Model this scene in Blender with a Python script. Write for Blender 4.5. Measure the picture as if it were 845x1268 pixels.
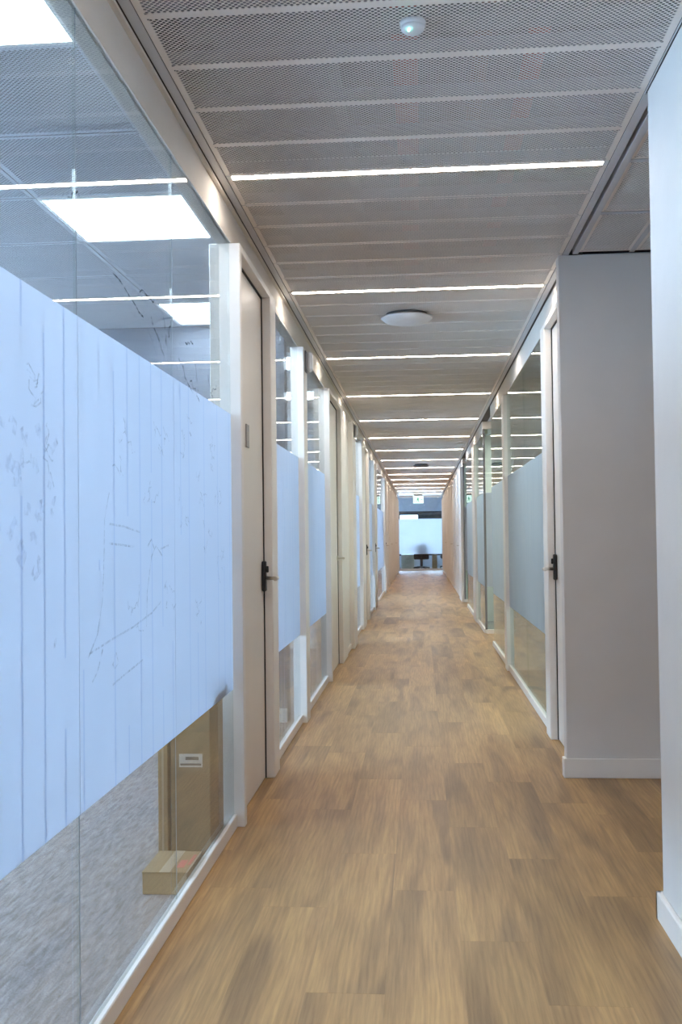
import bpy, bmesh, math, random
from mathutils import Matrix, Vector
random.seed(7)
S = bpy.context.scene
COL = S.collection
for o in list(bpy.data.objects):
    bpy.data.objects.remove(o, do_unlink=True)

# ------------------------------------------------------------------ camera
H = 1.2                      # eye height
F_PX = 1247.0                # focal length in pixels of an 845 px wide frame
YAW, PITCH, ROLL = -0.0786, 0.02472, 0.012
cd = bpy.data.cameras.new('camera'); cam = bpy.data.objects.new('camera', cd); COL.objects.link(cam)
cd.sensor_fit = 'HORIZONTAL'; cd.sensor_width = 36.0; cd.lens = F_PX / 845.0 * 36.0
cd.clip_start = 0.02; cd.clip_end = 200
fw = Vector((math.sin(YAW)*math.cos(PITCH), math.cos(YAW)*math.cos(PITCH), math.sin(PITCH)))
rt = Vector((math.cos(YAW), -math.sin(YAW), 0)); dn = fw.cross(rt)
r2 = math.cos(ROLL)*rt + math.sin(ROLL)*dn
d2 = -math.sin(ROLL)*rt + math.cos(ROLL)*dn
m = Matrix((r2, -d2, -fw)).transposed().to_4x4(); m.translation = (0, 0, H)
cam.matrix_world = m
S.camera = cam

# ------------------------------------------------------------------ world, exposure
S.view_settings.view_transform = 'Standard'; S.view_settings.look = 'None'
S.view_settings.gamma = 1.0; S.view_settings.use_curve_mapping = False
S.view_settings.exposure = 1.5
wd = bpy.data.worlds.new('daylight'); S.world = wd; wd.use_nodes = True
wd.node_tree.nodes['Background'].inputs[0].default_value = (0.50, 0.70, 1.0, 1)
wd.node_tree.nodes['Background'].inputs[1].default_value = 7.0
cy = S.cycles
cy.max_bounces = 14; cy.diffuse_bounces = 6; cy.glossy_bounces = 6; cy.transmission_bounces = 10
cy.transparent_max_bounces = 40; cy.use_denoising = True
cy.caustics_reflective = False; cy.caustics_refractive = False
cy.sample_clamp_indirect = 6.0
STRIP_POWER, ROOM_POWER, FILL_POWER = 24.0, 7.4, 20.0

# ------------------------------------------------------------------ materials
def new_mat(name):
    mt = bpy.data.materials.new(name); mt.use_nodes = True
    nt = mt.node_tree; nt.nodes.clear()
    out = nt.nodes.new('ShaderNodeOutputMaterial')
    return mt, nt, out
def N(nt, typ, **kw):
    n = nt.nodes.new(typ)
    for k, v in kw.items(): setattr(n, k, v)
    return n
def ramp(nt, fac, stops):
    r = N(nt, 'ShaderNodeValToRGB'); e = r.color_ramp.elements
    e[0].position, e[0].color = stops[0][0], (*stops[0][1], 1)
    e[1].position, e[1].color = stops[-1][0], (*stops[-1][1], 1)
    for p, c in stops[1:-1]:
        q = e.new(p); q.color = (*c, 1)
    nt.links.new(fac, r.inputs[0]); return r.outputs[0]
def plain(name, col, rough=0.5, metal=0.0, var=0.04, scale=6.0, bump=0.0, bscale=200.0, spec=0.5):
    mt, nt, out = new_mat(name)
    b = N(nt, 'ShaderNodeBsdfPrincipled'); b.inputs['Roughness'].default_value = rough
    b.inputs['Metallic'].default_value = metal; b.inputs['Specular IOR Level'].default_value = spec
    tc = N(nt, 'ShaderNodeTexCoord'); n = N(nt, 'ShaderNodeTexNoise')
    n.inputs['Scale'].default_value = scale; n.inputs['Detail'].default_value = 3
    nt.links.new(tc.outputs['Object'], n.inputs['Vector'])
    lo = tuple(c*(1-var) for c in col); hi = tuple(min(1, c*(1+var)) for c in col)
    nt.links.new(ramp(nt, n.outputs['Fac'], [(0.3, lo), (0.7, hi)]), b.inputs['Base Color'])
    if bump:
        n2 = N(nt, 'ShaderNodeTexNoise'); n2.inputs['Scale'].default_value = bscale
        nt.links.new(tc.outputs['Object'], n2.inputs['Vector'])
        bp = N(nt, 'ShaderNodeBump'); bp.inputs['Strength'].default_value = bump; bp.inputs['Distance'].default_value = 0.002
        nt.links.new(n2.outputs['Fac'], bp.inputs['Height']); nt.links.new(bp.outputs[0], b.inputs['Normal'])
    nt.links.new(b.outputs[0], out.inputs[0]); return mt
def emit(name, col, strength):
    mt, nt, out = new_mat(name); e = N(nt, 'ShaderNodeEmission')
    e.inputs[0].default_value = (*col, 1); e.inputs[1].default_value = strength
    nt.links.new(e.outputs[0], out.inputs[0]); return mt
def glass_mat(name, tint, ior=1.5):
    mt, nt, out = new_mat(name)
    g = N(nt, 'ShaderNodeNewGeometry'); mp = N(nt, 'ShaderNodeMapRange')
    mp.inputs[3].default_value = ior; mp.inputs[4].default_value = 1/ior
    nt.links.new(g.outputs['Backfacing'], mp.inputs[0])
    fr = N(nt, 'ShaderNodeFresnel'); nt.links.new(mp.outputs[0], fr.inputs['IOR'])
    t = N(nt, 'ShaderNodeBsdfTransparent'); t.inputs[0].default_value = (*tint, 1)
    gl = N(nt, 'ShaderNodeBsdfGlossy'); gl.inputs['Roughness'].default_value = 0.0
    mx = N(nt, 'ShaderNodeMixShader')
    nt.links.new(fr.outputs[0], mx.inputs[0]); nt.links.new(t.outputs[0], mx.inputs[1]); nt.links.new(gl.outputs[0], mx.inputs[2])
    nt.links.new(mx.outputs[0], out.inputs[0]); return mt
def film_mat(name, col, wd=0.36, wt=0.64, wr=0.12, rough=0.45):
    mt, nt, out = new_mat(name)
    tc = N(nt, 'ShaderNodeTexCoord'); n = N(nt, 'ShaderNodeTexNoise'); n.inputs['Scale'].default_value = 2.5
    nt.links.new(tc.outputs['Object'], n.inputs['Vector'])
    c = ramp(nt, n.outputs['Fac'], [(0.3, tuple(v*0.97 for v in col)), (0.7, col)])
    d = N(nt, 'ShaderNodeBsdfDiffuse'); t = N(nt, 'ShaderNodeBsdfTranslucent'); r = N(nt, 'ShaderNodeBsdfRefraction')
    r.inputs['IOR'].default_value = 1.02; r.inputs['Roughness'].default_value = rough
    for s in (d, t, r): nt.links.new(c, s.inputs[0])
    m1 = N(nt, 'ShaderNodeMixShader'); m1.inputs[0].default_value = wt/(wd+wt)
    m2 = N(nt, 'ShaderNodeMixShader'); m2.inputs[0].default_value = wr
    nt.links.new(d.outputs[0], m1.inputs[1]); nt.links.new(t.outputs[0], m1.inputs[2])
    nt.links.new(m1.outputs[0], m2.inputs[1]); nt.links.new(r.outputs[0], m2.inputs[2])
    nt.links.new(m2.outputs[0], out.inputs[0]); return mt
def wood_mat():
    mt, nt, out = new_mat('oak_plank'); L = nt.links.new
    tc = N(nt, 'ShaderNodeTexCoord'); oi = N(nt, 'ShaderNodeObjectInfo')
    cmb = N(nt, 'ShaderNodeCombineXYZ')
    for i, k in enumerate((23.0, 57.0, 11.0)):
        mu = N(nt, 'ShaderNodeMath', operation='MULTIPLY'); mu.inputs[1].default_value = k
        L(oi.outputs['Random'], mu.inputs[0]); L(mu.outputs[0], cmb.inputs[i])
    ad = N(nt, 'ShaderNodeVectorMath', operation='ADD'); L(tc.outputs['Object'], ad.inputs[0]); L(cmb.outputs[0], ad.inputs[1])
    def mapped(sc):
        mp = N(nt, 'ShaderNodeMapping'); mp.inputs['Scale'].default_value = sc; L(ad.outputs[0], mp.inputs[0]); return mp.outputs[0]
    n1 = N(nt, 'ShaderNodeTexNoise'); n1.inputs['Scale'].default_value = 1; n1.inputs['Detail'].default_value = 1.5; n1.inputs['Distortion'].default_value = 0.9
    L(mapped((7.0, 0.9, 1)), n1.inputs['Vector'])
    n2 = N(nt, 'ShaderNodeTexNoise'); n2.inputs['Scale'].default_value = 1; n2.inputs['Detail'].default_value = 5; n2.inputs['Roughness'].default_value = 0.65
    L(mapped((90, 4.0, 1)), n2.inputs['Vector'])
    wv = N(nt, 'ShaderNodeTexWave'); wv.wave_type = 'BANDS'; wv.bands_direction = 'X'; wv.inputs['Scale'].default_value = 3.4; wv.inputs['Distortion'].default_value = 16
    wv.inputs['Detail'].default_value = 3; wv.inputs['Detail Scale'].default_value = 0.7; L(mapped((5, 0.5, 1)), wv.inputs['Vector'])
    base = ramp(nt, n1.outputs['Fac'], [(0.28, (0.270, 0.160, 0.076)), (0.45, (0.405, 0.240, 0.105)), (0.70, (0.510, 0.308, 0.130))])
    m1 = N(nt, 'ShaderNodeMix', data_type='RGBA', blend_type='MULTIPLY'); m1.inputs[0].default_value = 1
    L(base, m1.inputs[6]); L(ramp(nt, n2.outputs['Fac'], [(0.3, (0.76, 0.75, 0.74)), (0.65, (1.08, 1.08, 1.08))]), m1.inputs[7])
    m2 = N(nt, 'ShaderNodeMix', data_type='RGBA', blend_type='MULTIPLY'); m2.inputs[0].default_value = 0.6
    L(m1.outputs[2], m2.inputs[6]); L(ramp(nt, wv.outputs['Fac'], [(0.1, (0.86, 0.86, 0.87)), (0.6, (1.02, 1.02, 1.02))]), m2.inputs[7])
    hs = N(nt, 'ShaderNodeHueSaturation'); L(m2.outputs[2], hs.inputs['Color'])
    mr = N(nt, 'ShaderNodeMapRange'); mr.inputs[3].default_value = 0.84; mr.inputs[4].default_value = 1.12
    L(oi.outputs['Random'], mr.inputs[0]); L(mr.outputs[0], hs.inputs['Value'])
    b = N(nt, 'ShaderNodeBsdfPrincipled'); L(hs.outputs[0], b.inputs['Base Color'])
    b.inputs['Roughness'].default_value = 0.42; b.inputs['Specular IOR Level'].default_value = 0.4
    bp = N(nt, 'ShaderNodeBump'); bp.inputs['Strength'].default_value = 0.15; bp.inputs['Distance'].default_value = 0.001
    L(n2.outputs['Fac'], bp.inputs['Height']); L(bp.outputs[0], b.inputs['Normal'])
    L(b.outputs[0], out.inputs[0]); return mt
def carpet_mat():
    mt, nt, out = new_mat('grey_carpet'); L = nt.links.new
    tc = N(nt, 'ShaderNodeTexCoord')
    def streak(rot, sc, sc0):
        mp = N(nt, 'ShaderNodeMapping'); mp.inputs['Rotation'].default_value = (0, 0, rot); mp.inputs['Scale'].default_value = sc; L(tc.outputs['Object'], mp.inputs[0])
        n = N(nt, 'ShaderNodeTexNoise'); n.inputs['Scale'].default_value = sc0; n.inputs['Detail'].default_value = 4; n.inputs['Distortion'].default_value = 0.5
        L(mp.outputs[0], n.inputs['Vector']); return n.outputs['Fac']
    a = streak(1.15, (62, 11, 1), 1.0); b = streak(-0.35, (56, 11, 1), 1.0)
    big = N(nt, 'ShaderNodeTexNoise'); big.inputs['Scale'].default_value = 2.6; L(tc.outputs['Object'], big.inputs['Vector'])
    sel = ramp(nt, big.outputs['Fac'], [(0.44, (0, 0, 0)), (0.56, (1, 1, 1))])
    mx = N(nt, 'ShaderNodeMix', data_type='FLOAT'); L(sel, mx.inputs[0]); L(a, mx.inputs[2]); L(b, mx.inputs[3])
    c = ramp(nt, mx.outputs[0], [(0.32, (0.18, 0.165, 0.17)), (0.5, (0.265, 0.248, 0.252)), (0.68, (0.35, 0.328, 0.33))])
    n2 = N(nt, 'ShaderNodeTexNoise'); n2.inputs['Scale'].default_value = 160; L(tc.outputs['Object'], n2.inputs['Vector'])
    m2 = N(nt, 'ShaderNodeMix', data_type='RGBA', blend_type='MULTIPLY'); m2.inputs[0].default_value = 0.6
    L(c, m2.inputs[6]); L(ramp(nt, n2.outputs['Fac'], [(0.3, (0.7, 0.7, 0.7)), (0.7, (1.1, 1.1, 1.1))]), m2.inputs[7])
    b_ = N(nt, 'ShaderNodeBsdfPrincipled'); b_.inputs['Roughness'].default_value = 0.95; b_.inputs['Specular IOR Level'].default_value = 0.1
    L(m2.outputs[2], b_.inputs['Base Color'])
    bp = N(nt, 'ShaderNodeBump'); bp.inputs['Strength'].default_value = 0.6; bp.inputs['Distance'].default_value = 0.004
    L(n2.outputs['Fac'], bp.inputs['Height']); L(bp.outputs[0], b_.inputs['Normal']); L(b_.outputs[0], out.inputs[0]); return mt
def ink_mat(name, col, alpha):
    mt, nt, out = new_mat(name)
    tc = N(nt, 'ShaderNodeTexCoord'); n = N(nt, 'ShaderNodeTexNoise'); n.inputs['Scale'].default_value = 60
    nt.links.new(tc.outputs['Object'], n.inputs['Vector'])
    mr = N(nt, 'ShaderNodeMapRange'); mr.inputs[1].default_value = 0.35; mr.inputs[2].default_value = 0.65; mr.inputs[4].default_value = alpha
    nt.links.new(n.outputs['Fac'], mr.inputs[0])
    t = N(nt, 'ShaderNodeBsdfTransparent'); d = N(nt, 'ShaderNodeBsdfDiffuse'); d.inputs[0].default_value = (*col, 1)
    mx = N(nt, 'ShaderNodeMixShader'); nt.links.new(mr.outputs[0], mx.inputs[0]); nt.links.new(t.outputs[0], mx.inputs[1]); nt.links.new(d.outputs[0], mx.inputs[2])
    nt.links.new(mx.outputs[0], out.inputs[0]); return mt

M = dict(
    wood=wood_mat(), carpet=carpet_mat(),
    wall=plain('white_paint', (0.66, 0.63, 0.61), 0.7, bump=0.15, bscale=120, var=0.02),
    frame=plain('white_lacquer_frame', (0.80, 0.765, 0.73), 0.5, var=0.02),
    fascia=plain('off_white_header', (0.68, 0.63, 0.575), 0.8, var=0.02, spec=0.15),
    leaf=plain('off_white_door', (0.76, 0.71, 0.66), 0.42, var=0.02, scale=2),
    base=plain('white_skirting', (0.78, 0.74, 0.70), 0.35, var=0.02),
    gap=plain('dark_gasket', (0.02, 0.02, 0.022), 0.7), under=plain('floor_underlay', (0.20, 0.13, 0.08), 0.8),
    mesh=plain('grey_perforated_steel', (0.84, 0.765, 0.70), 0.38, metal=0.0, var=0.02),
    flange=plain('shaded_steel_flange', (0.30, 0.285, 0.29), 0.6, var=0.02),  # same steel as the panels, coloured darker for the shade above the mesh
    tile=plain('grey_perforated_tile', (0.56, 0.58, 0.63), 0.5, var=0.02),
    tbar=plain('light_grey_ceiling_trim', (0.60, 0.59, 0.60), 0.4, var=0.02),
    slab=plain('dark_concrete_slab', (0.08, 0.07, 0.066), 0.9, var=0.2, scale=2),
    duct=plain('galvanised_duct', (0.15, 0.145, 0.145), 0.5, metal=0.3),
    redpipe=plain('red_sprinkler_pipe', (0.42, 0.07, 0.05), 0.45),
    brownpipe=plain('rusty_brown_pipe', (0.22, 0.10, 0.06), 0.6),
    hose=plain('white_flexible_hose', (0.75, 0.75, 0.74), 0.5),
    glass=glass_mat('clear_glass', (0.95, 0.975, 0.97)),
    glassg=glass_mat('greenish_glass', (0.86, 0.94, 0.92)),
    glassedge=plain('polished_glass_edge', (0.33, 0.34, 0.36), 0.4),
    film=film_mat('frosted_film', (0.735, 0.775, 0.845)),
    filmend=film_mat('bright_frosted_film', (0.86, 0.875, 0.90), 0.2, 0.8, 0.17, 0.8),
    filmline=film_mat('frosted_film_line', (0.64, 0.70, 0.81), 0.36, 0.62, 0.15),
    strip=emit('warm_white_strip', (1.0, 0.905, 0.80), STRIP_POWER),
    panel=emit('cool_white_panel', (0.72, 0.86, 1.0), ROOM_POWER),
    fillpanel=emit('neutral_fill_panel', (0.95, 0.99, 0.91), FILL_POWER),
    housing=plain('white_aluminium_housing', (0.78, 0.77, 0.75), 0.35),
    black=plain('black_plastic', (0.012, 0.012, 0.014), 0.4),
    steel=plain('brushed_steel', (0.62, 0.57, 0.50), 0.28, metal=1.0),
    plastic=plain('white_plastic', (0.72, 0.72, 0.73), 0.4),
    greyplastic=plain('grey_plastic', (0.16, 0.16, 0.17), 0.5),
    led=emit('green_led', (0.2, 1.0, 0.75), 12.0),
    card=plain('brown_cardboard', (0.30, 0.20, 0.10), 0.85, var=0.1, scale=12),
    card2=plain('darker_cardboard', (0.22, 0.145, 0.07), 0.85, var=0.12, scale=9),
    tape=plain('clear_packing_tape', (0.42, 0.32, 0.22), 0.3),
    darktape=plain('dark_strap', (0.06, 0.045, 0.04), 0.6),
    paper=plain('paper_label', (0.55, 0.50, 0.44), 0.7),
    ink=plain('printed_ink', (0.05, 0.045, 0.05), 0.8),
    redink=plain('red_print', (0.55, 0.12, 0.10), 0.7),
    sign=plain('grey_door_sign', (0.28, 0.27, 0.27), 0.4),
    signlite=emit('lit_exit_face', (0.72, 1.0, 0.92), 0.6),
    signgreen=plain('exit_green', (0.03, 0.30, 0.20), 0.5),
    navy=plain('navy_fabric', (0.006, 0.007, 0.014), 0.8),
    cabinet=plain('olive_grey_cabinet', (0.44, 0.43, 0.35), 0.5),
    desk=plain('white_desk', (0.75, 0.76, 0.78), 0.4),
    darkframe=plain('dark_window_frame', (0.03, 0.03, 0.035), 0.5),
    inkgrey=ink_mat('faded_grey_marker', (0.12, 0.15, 0.22), 0.26),
    inkdark=ink_mat('dark_marker', (0.02, 0.02, 0.04), 0.85),
    inkblue=ink_mat('smudged_blue_marker', (0.15, 0.28, 0.85), 0.13),
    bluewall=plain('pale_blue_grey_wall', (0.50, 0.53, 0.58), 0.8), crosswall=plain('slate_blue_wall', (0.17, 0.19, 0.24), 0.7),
)

# ------------------------------------------------------------------ builders
def thing(name, loc, label=None, cat=None, group=None, kind=None):
    o = bpy.data.objects.new(name, None); COL.objects.link(o); o.location = loc; o.empty_display_size = 0.1
    return tag(o, label, cat, group, kind)
def tag(o, label=None, cat=None, group=None, kind=None):
    if label: o['label'] = label
    if cat: o['category'] = cat
    if group: o['group'] = group
    if kind: o['kind'] = kind
    return o
def wloc(o):
    v = Vector((0, 0, 0))
    while o is not None:
        v += o.location; o = o.parent
    return v
def link_mesh(name, me, mat, parent=None, loc=None):
    """me is in world axes around `loc` (the object's world origin)."""
    o = bpy.data.objects.new(name, me); COL.objects.link(o)
    if mat and not me.materials: me.materials.append(mat)
    L = Vector(loc) if loc is not None else Vector((0, 0, 0))
    if parent: o.parent = parent; L = L - wloc(parent)
    o.location = L
    return o
def bm_box(bm, b, bevel=0.0):
    x0, x1, y0, y1, z0, z1 = b
    r = bmesh.ops.create_cube(bm, size=1.0)
    for v in r['verts']:
        v.co = Vector((x0 + (v.co.x+.5)*(x1-x0), y0 + (v.co.y+.5)*(y1-y0), z0 + (v.co.z+.5)*(z1-z0)))
    if bevel:
        ed = list({e for v in r['verts'] for e in v.link_edges})
        bmesh.ops.bevel(bm, geom=ed, offset=bevel, segments=1, affect='EDGES', clamp_overlap=True)
def boxes(name, parent, bs, mat, bevel=0.0, smooth=False):
    """one mesh made of the boxes bs (world coordinates); origin at the bottom centre of their bounds"""
    if not isinstance(bs, list): bs = [bs]
    lo = [min(b[i] for b in bs) for i in (0, 2, 4)]; hi = [max(b[i] for b in bs) for i in (1, 3, 5)]
    org = Vector(((lo[0]+hi[0])/2, (lo[1]+hi[1])/2, lo[2]))
    bm = bmesh.new()
    for b in bs: bm_box(bm, b, bevel)
    bmesh.ops.translate(bm, verts=bm.verts, vec=-org)
    me = bpy.data.meshes.new(name); bm.to_mesh(me); bm.free()
    return link_mesh(name, me, mat, parent, org)
def tube(name, parent, pts, rad, mat, seg=10, closed_caps=True):
    pts = [Vector(p) for p in pts]; org = pts[0].copy(); bm = bmesh.new(); rings = []
    for i, p in enumerate(pts):
        d = (pts[min(i+1, len(pts)-1)] - pts[max(i-1, 0)]).normalized()
        up = Vector((0, 0, 1)) if abs(d.z) < 0.9 else Vector((1, 0, 0))
        a = d.cross(up).normalized(); b = d.cross(a).normalized()
        r = rad[i] if isinstance(rad, (list, tuple)) else rad
        rings.append([bm.verts.new(p - org + r*(math.cos(2*math.pi*k/seg)*a + math.sin(2*math.pi*k/seg)*b)) for k in range(seg)])
    for i in range(len(rings)-1):
        for k in range(seg):
            bm.faces.new((rings[i][k], rings[i][(k+1) % seg], rings[i+1][(k+1) % seg], rings[i+1][k]))
    if closed_caps:
        bm.faces.new(rings[0]); bm.faces.new(rings[-1])
    bmesh.ops.recalc_face_normals(bm, faces=bm.faces)
    for f in bm.faces: f.smooth = len(f.verts) == 4
    me = bpy.data.meshes.new(name); bm.to_mesh(me); bm.free()
    return link_mesh(name, me, mat, parent, org)
def lathe(name, parent, loc, prof, mat, seg=32):
    """profile [(radius, z)] turned about the vertical axis through loc"""
    bm = bmesh.new(); rings = []
    for r, z in prof:
        rings.append([bm.verts.new((r*math.cos(2*math.pi*k/seg), r*math.sin(2*math.pi*k/seg), z)) for k in range(seg)])
    for i in range(len(rings)-1):
        for k in range(seg):
            bm.faces.new((rings[i][k], rings[i][(k+1) % seg], rings[i+1][(k+1) % seg], rings[i+1][k]))
    bm.faces.new(rings[0]); bm.faces.new(rings[-1])
    bmesh.ops.recalc_face_normals(bm, faces=bm.faces)
    for f in bm.faces: f.smooth = len(f.verts) == 4
    me = bpy.data.meshes.new(name); bm.to_mesh(me); bm.free()
    return link_mesh(name, me, mat, parent, loc)
def structure(o, label=None, cat=None, group=None): return tag(o, label, cat, group, 'structure')

# ================================================================== FLOOR
Y0, Y1 = -2.0, 35.3
floor = boxes('floor', None, [(-0.80, 0.80, Y0, Y1+0.1, -0.06, -0.006), (0.80, 3.3, 3.20, 5.07, -0.06, -0.006), (0.80, 3.3, 11.0, 12.45, -0.06, -0.006), (0.80, 3.3, 17.0, 18.3, -0.06, -0.006)], M['under'])
structure(floor, 'oak plank floor running down the whole corridor', 'floor')
plank_cache = {}
def plank_bm(bm, w, l, cx=0, cy=0):
    h = 0.006; b = 0.0004
    v = [bm.verts.new((cx+sx*w/2, cy+sy*l/2, 0)) for sx, sy in ((-1, -1), (1, -1), (1, 1), (-1, 1))]
    u = [bm.verts.new((cx+sx*w/2, cy+sy*l/2, h-b)) for sx, sy in ((-1, -1), (1, -1), (1, 1), (-1, 1))]
    t = [bm.verts.new((cx+sx*(w/2-b), cy+sy*(l/2-b), h)) for sx, sy in ((-1, -1), (1, -1), (1, 1), (-1, 1))]
    for k in range(4):
        j = (k+1) % 4
        bm.faces.new((v[k], v[j], u[j], u[k])); bm.faces.new((u[k], u[j], t[j], t[k]))
    bm.faces.new(t)
def add_plank(x0, x1, y0, y1):
    w, l = round(x1-x0-0.0002, 3), round(y1-y0-0.0002, 3)
    if w < 0.01 or l < 0.02: return
    if (w, l) not in plank_cache:
        bm = bmesh.new(); plank_bm(bm, w, l)
        me = bpy.data.meshes.new('plank'); bm.to_mesh(me); bm.free(); me.materials.append(M['wood']); plank_cache[(w, l)] = me
    link_mesh('plank', plank_cache[(w, l)], None, floor, ((x0+x1)/2, (y0+y1)/2, -0.006))
PL = 1.17
edges = [-0.80, -0.74, -0.53, -0.32, -0.11, 0.10, 0.31, 0.52, 0.73, 0.80]
phase = [0.35, 3.45, 4.45, 3.84, 3.45, 3.03, 3.80, 3.42, 0.9]
YF = 17.0
far = bmesh.new()
def run(x0, x1, ya, yb, ph, joined=None):
    y = ph - math.ceil((ph-ya)/PL)*PL
    while y < yb:
        a, b = max(y, ya), min(y+PL, yb)
        if b - a > 0.03:
            if joined is None: add_plank(x0, x1, a, b)
            else: plank_bm(joined, x1-x0-0.0002, b-a-0.0002, (x0+x1)/2, (a+b)/2)
        y += PL
for i in range(9):
    run(edges[i], edges[i+1], 0.9, YF, phase[i])
    run(edges[i], edges[i+1], YF, Y1+0.05, phase[i], far)
    run(edges[i], edges[i+1], Y0, 0.9, phase[i], far)
ax = 0.80; k = 0
for xe in (0.94, 1.15, 1.36, 1.57, 1.78, 1.99):
    run(ax, xe, 3.20, 5.07, 3.9 + 0.47*k, None); ax = xe; k += 1
for xa, xb in ((1.99, 3.3),):
    run(xa, xb, 3.20, 5.07, 3.6, far)
for ya, yb in ((11.0, 12.45), (17.0, 18.3)):
    for q in range(11): run(0.80+q*0.21, min(0.80+(q+1)*0.21, 3.3), ya, yb, ya+0.3*q, far)
me = bpy.data.meshes.new('far_planks'); far.to_mesh(me); far.free()
fp = link_mesh('distant_planking', me, M['wood'], floor, (0, 0, -0.006)); fp['kind'] = 'stuff'

# carpets of the glazed rooms either side
carpet_l = structure(boxes('floor_left', None, (-4.7, -0.80, Y0, 35.4, -0.06, 0.0), M['carpet']), 'grey streaky carpet in the rooms left of the corridor', 'carpet')
carpet_r = structure(boxes('floor_right', None, [(0.80, 3.3, 5.07, 11.0, -0.06, 0.0), (0.80, 3.3, 12.45, 17.0, -0.06, 0.0), (0.80, 3.3, 18.3, 35.4, -0.06, 0.0)], M['carpet']), 'grey carpet in the rooms right of the corridor', 'carpet')

# ================================================================== CEILING
CZ = 2.60
slab = structure(boxes('ceiling', None, (-4.8, 3.4, Y0-0.1, 35.42, 3.15, 3.30), M['slab']), 'dark concrete slab above the perforated metal ceiling', 'ceiling')
P_H = 0.0162
def lattice(name, w, d, flange=0.05, mat=None):
    """perforated sheet w x d (x, y) centred on the origin, real holes, turned-up rims"""
    V, Fc = [], []
    nx, ny = int((w-0.02)/P_H), int((d-0.02)/P_H)
    fx, fy = nx*P_H, ny*P_H; ox, oy = -fx/2, -fy/2
    r = 0.325*P_H; TH = 0.0018
    def cell(cx, cy):
        b = len(V); hp = P_H/2
        for k in range(4):
            a = k*math.pi/2; V.append((cx+hp*math.cos(a), cy+hp*math.sin(a), 0))
        for zz in (0, TH):
            for k in range(8):
                a = k*math.pi/4; V.append((cx+r*math.cos(a), cy+r*math.sin(a), zz))
        for k in range(4):
            h0, h1, h2 = b+4+2*k, b+4+2*k+1, b+4+(2*k+2) % 8
            Fc.append((b+k, h1, h0)); Fc.append((b+k, b+(k+1) % 4, h1)); Fc.append((b+(k+1) % 4, h2, h1))
        for k in range(8):
            Fc.append((b+4+k, b+4+(k+1) % 8, b+12+(k+1) % 8, b+12+k))
    for j in range(ny):
        for i in range(nx): cell(ox+(i+.5)*P_H, oy+(j+.5)*P_H)
    for j in range(ny-1):
        for i in range(nx-1): cell(ox+(i+1)*P_H, oy+(j+1)*P_H)
    for i in range(nx-1):        # solid triangles along the long sides
        for yy, s in ((oy, 1), (oy+fy, -1)):
            b = len(V); x = ox+(i+1)*P_H
            V.extend([(x-P_H/2, yy, 0), (x+P_H/2, yy, 0), (x, yy+s*P_H/2, 0)]); Fc.append((b, b+1, b+2))
    for j in range(ny-1):
        for xx, s in ((ox, 1), (ox+fx, -1)):
            b = len(V); y = oy+(j+1)*P_H
            V.extend([(xx, y-P_H/2, 0), (xx, y+P_H/2, 0), (xx+s*P_H/2, y, 0)]); Fc.append((b, b+1, b+2))
    def quad(*p):
        b = len(V); V.extend(p); Fc.append((b, b+1, b+2, b+3))
    X, Y = w/2, d/2
    quad((-X, -Y, 0), (X, -Y, 0), (X, oy, 0), (-X, oy, 0)); quad((-X, oy+fy, 0), (X, oy+fy, 0), (X, Y, 0), (-X, Y, 0))
    quad((-X, oy, 0), (ox, oy, 0), (ox, oy+fy, 0), (-X, oy+fy, 0)); quad((ox+fx, oy, 0), (X, oy, 0), (X, oy+fy, 0), (ox+fx, oy+fy, 0))
    for sx, sy in (((-X, -Y), (X, -Y)), ((X, Y), (-X, Y)), ((X, -Y), (X, Y)), ((-X, Y), (-X, -Y))):
        quad((sx[0], sx[1], 0), (sy[0], sy[1], 0), (sy[0], sy[1], flange), (sx[0], sx[1], flange))
    me = bpy.data.meshes.new(name); me.from_pydata(V, [], Fc); me.update()
    me.materials.append(mat or M['mesh']); me.materials.append(M['flange'])
    for f in me.polygons[-4:]: f.material_index = 1
    return me
CX0, CX1 = -0.735, 0.729
PANEL = lattice('ceiling_panel', CX1-CX0-0.004, 0.2998)
strips = [3.835, 5.70]
while strips[-1] + 2.15 < 35.0: strips.append(strips[-1]+2.145)
strips = [3.835-2.135] + strips
SW = 0.046                                     # width of a strip
def panels_between(ya, yb):
    n = max(1, round((yb-ya)/0.302)); st = (yb-ya)/n
    for i in range(n): link_mesh('ceiling_panel', PANEL, None, slab, ((CX0+CX1)/2, ya+(i+.5)*st, CZ))
panels_between(strips[0]-SW/2-7*0.302, strips[0]-SW/2)
for a, b in zip(strips[:-1], strips[1:]): panels_between(a+SW/2, b-SW/2)
panels_between(strips[-1]+SW/2, 35.28)

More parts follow.
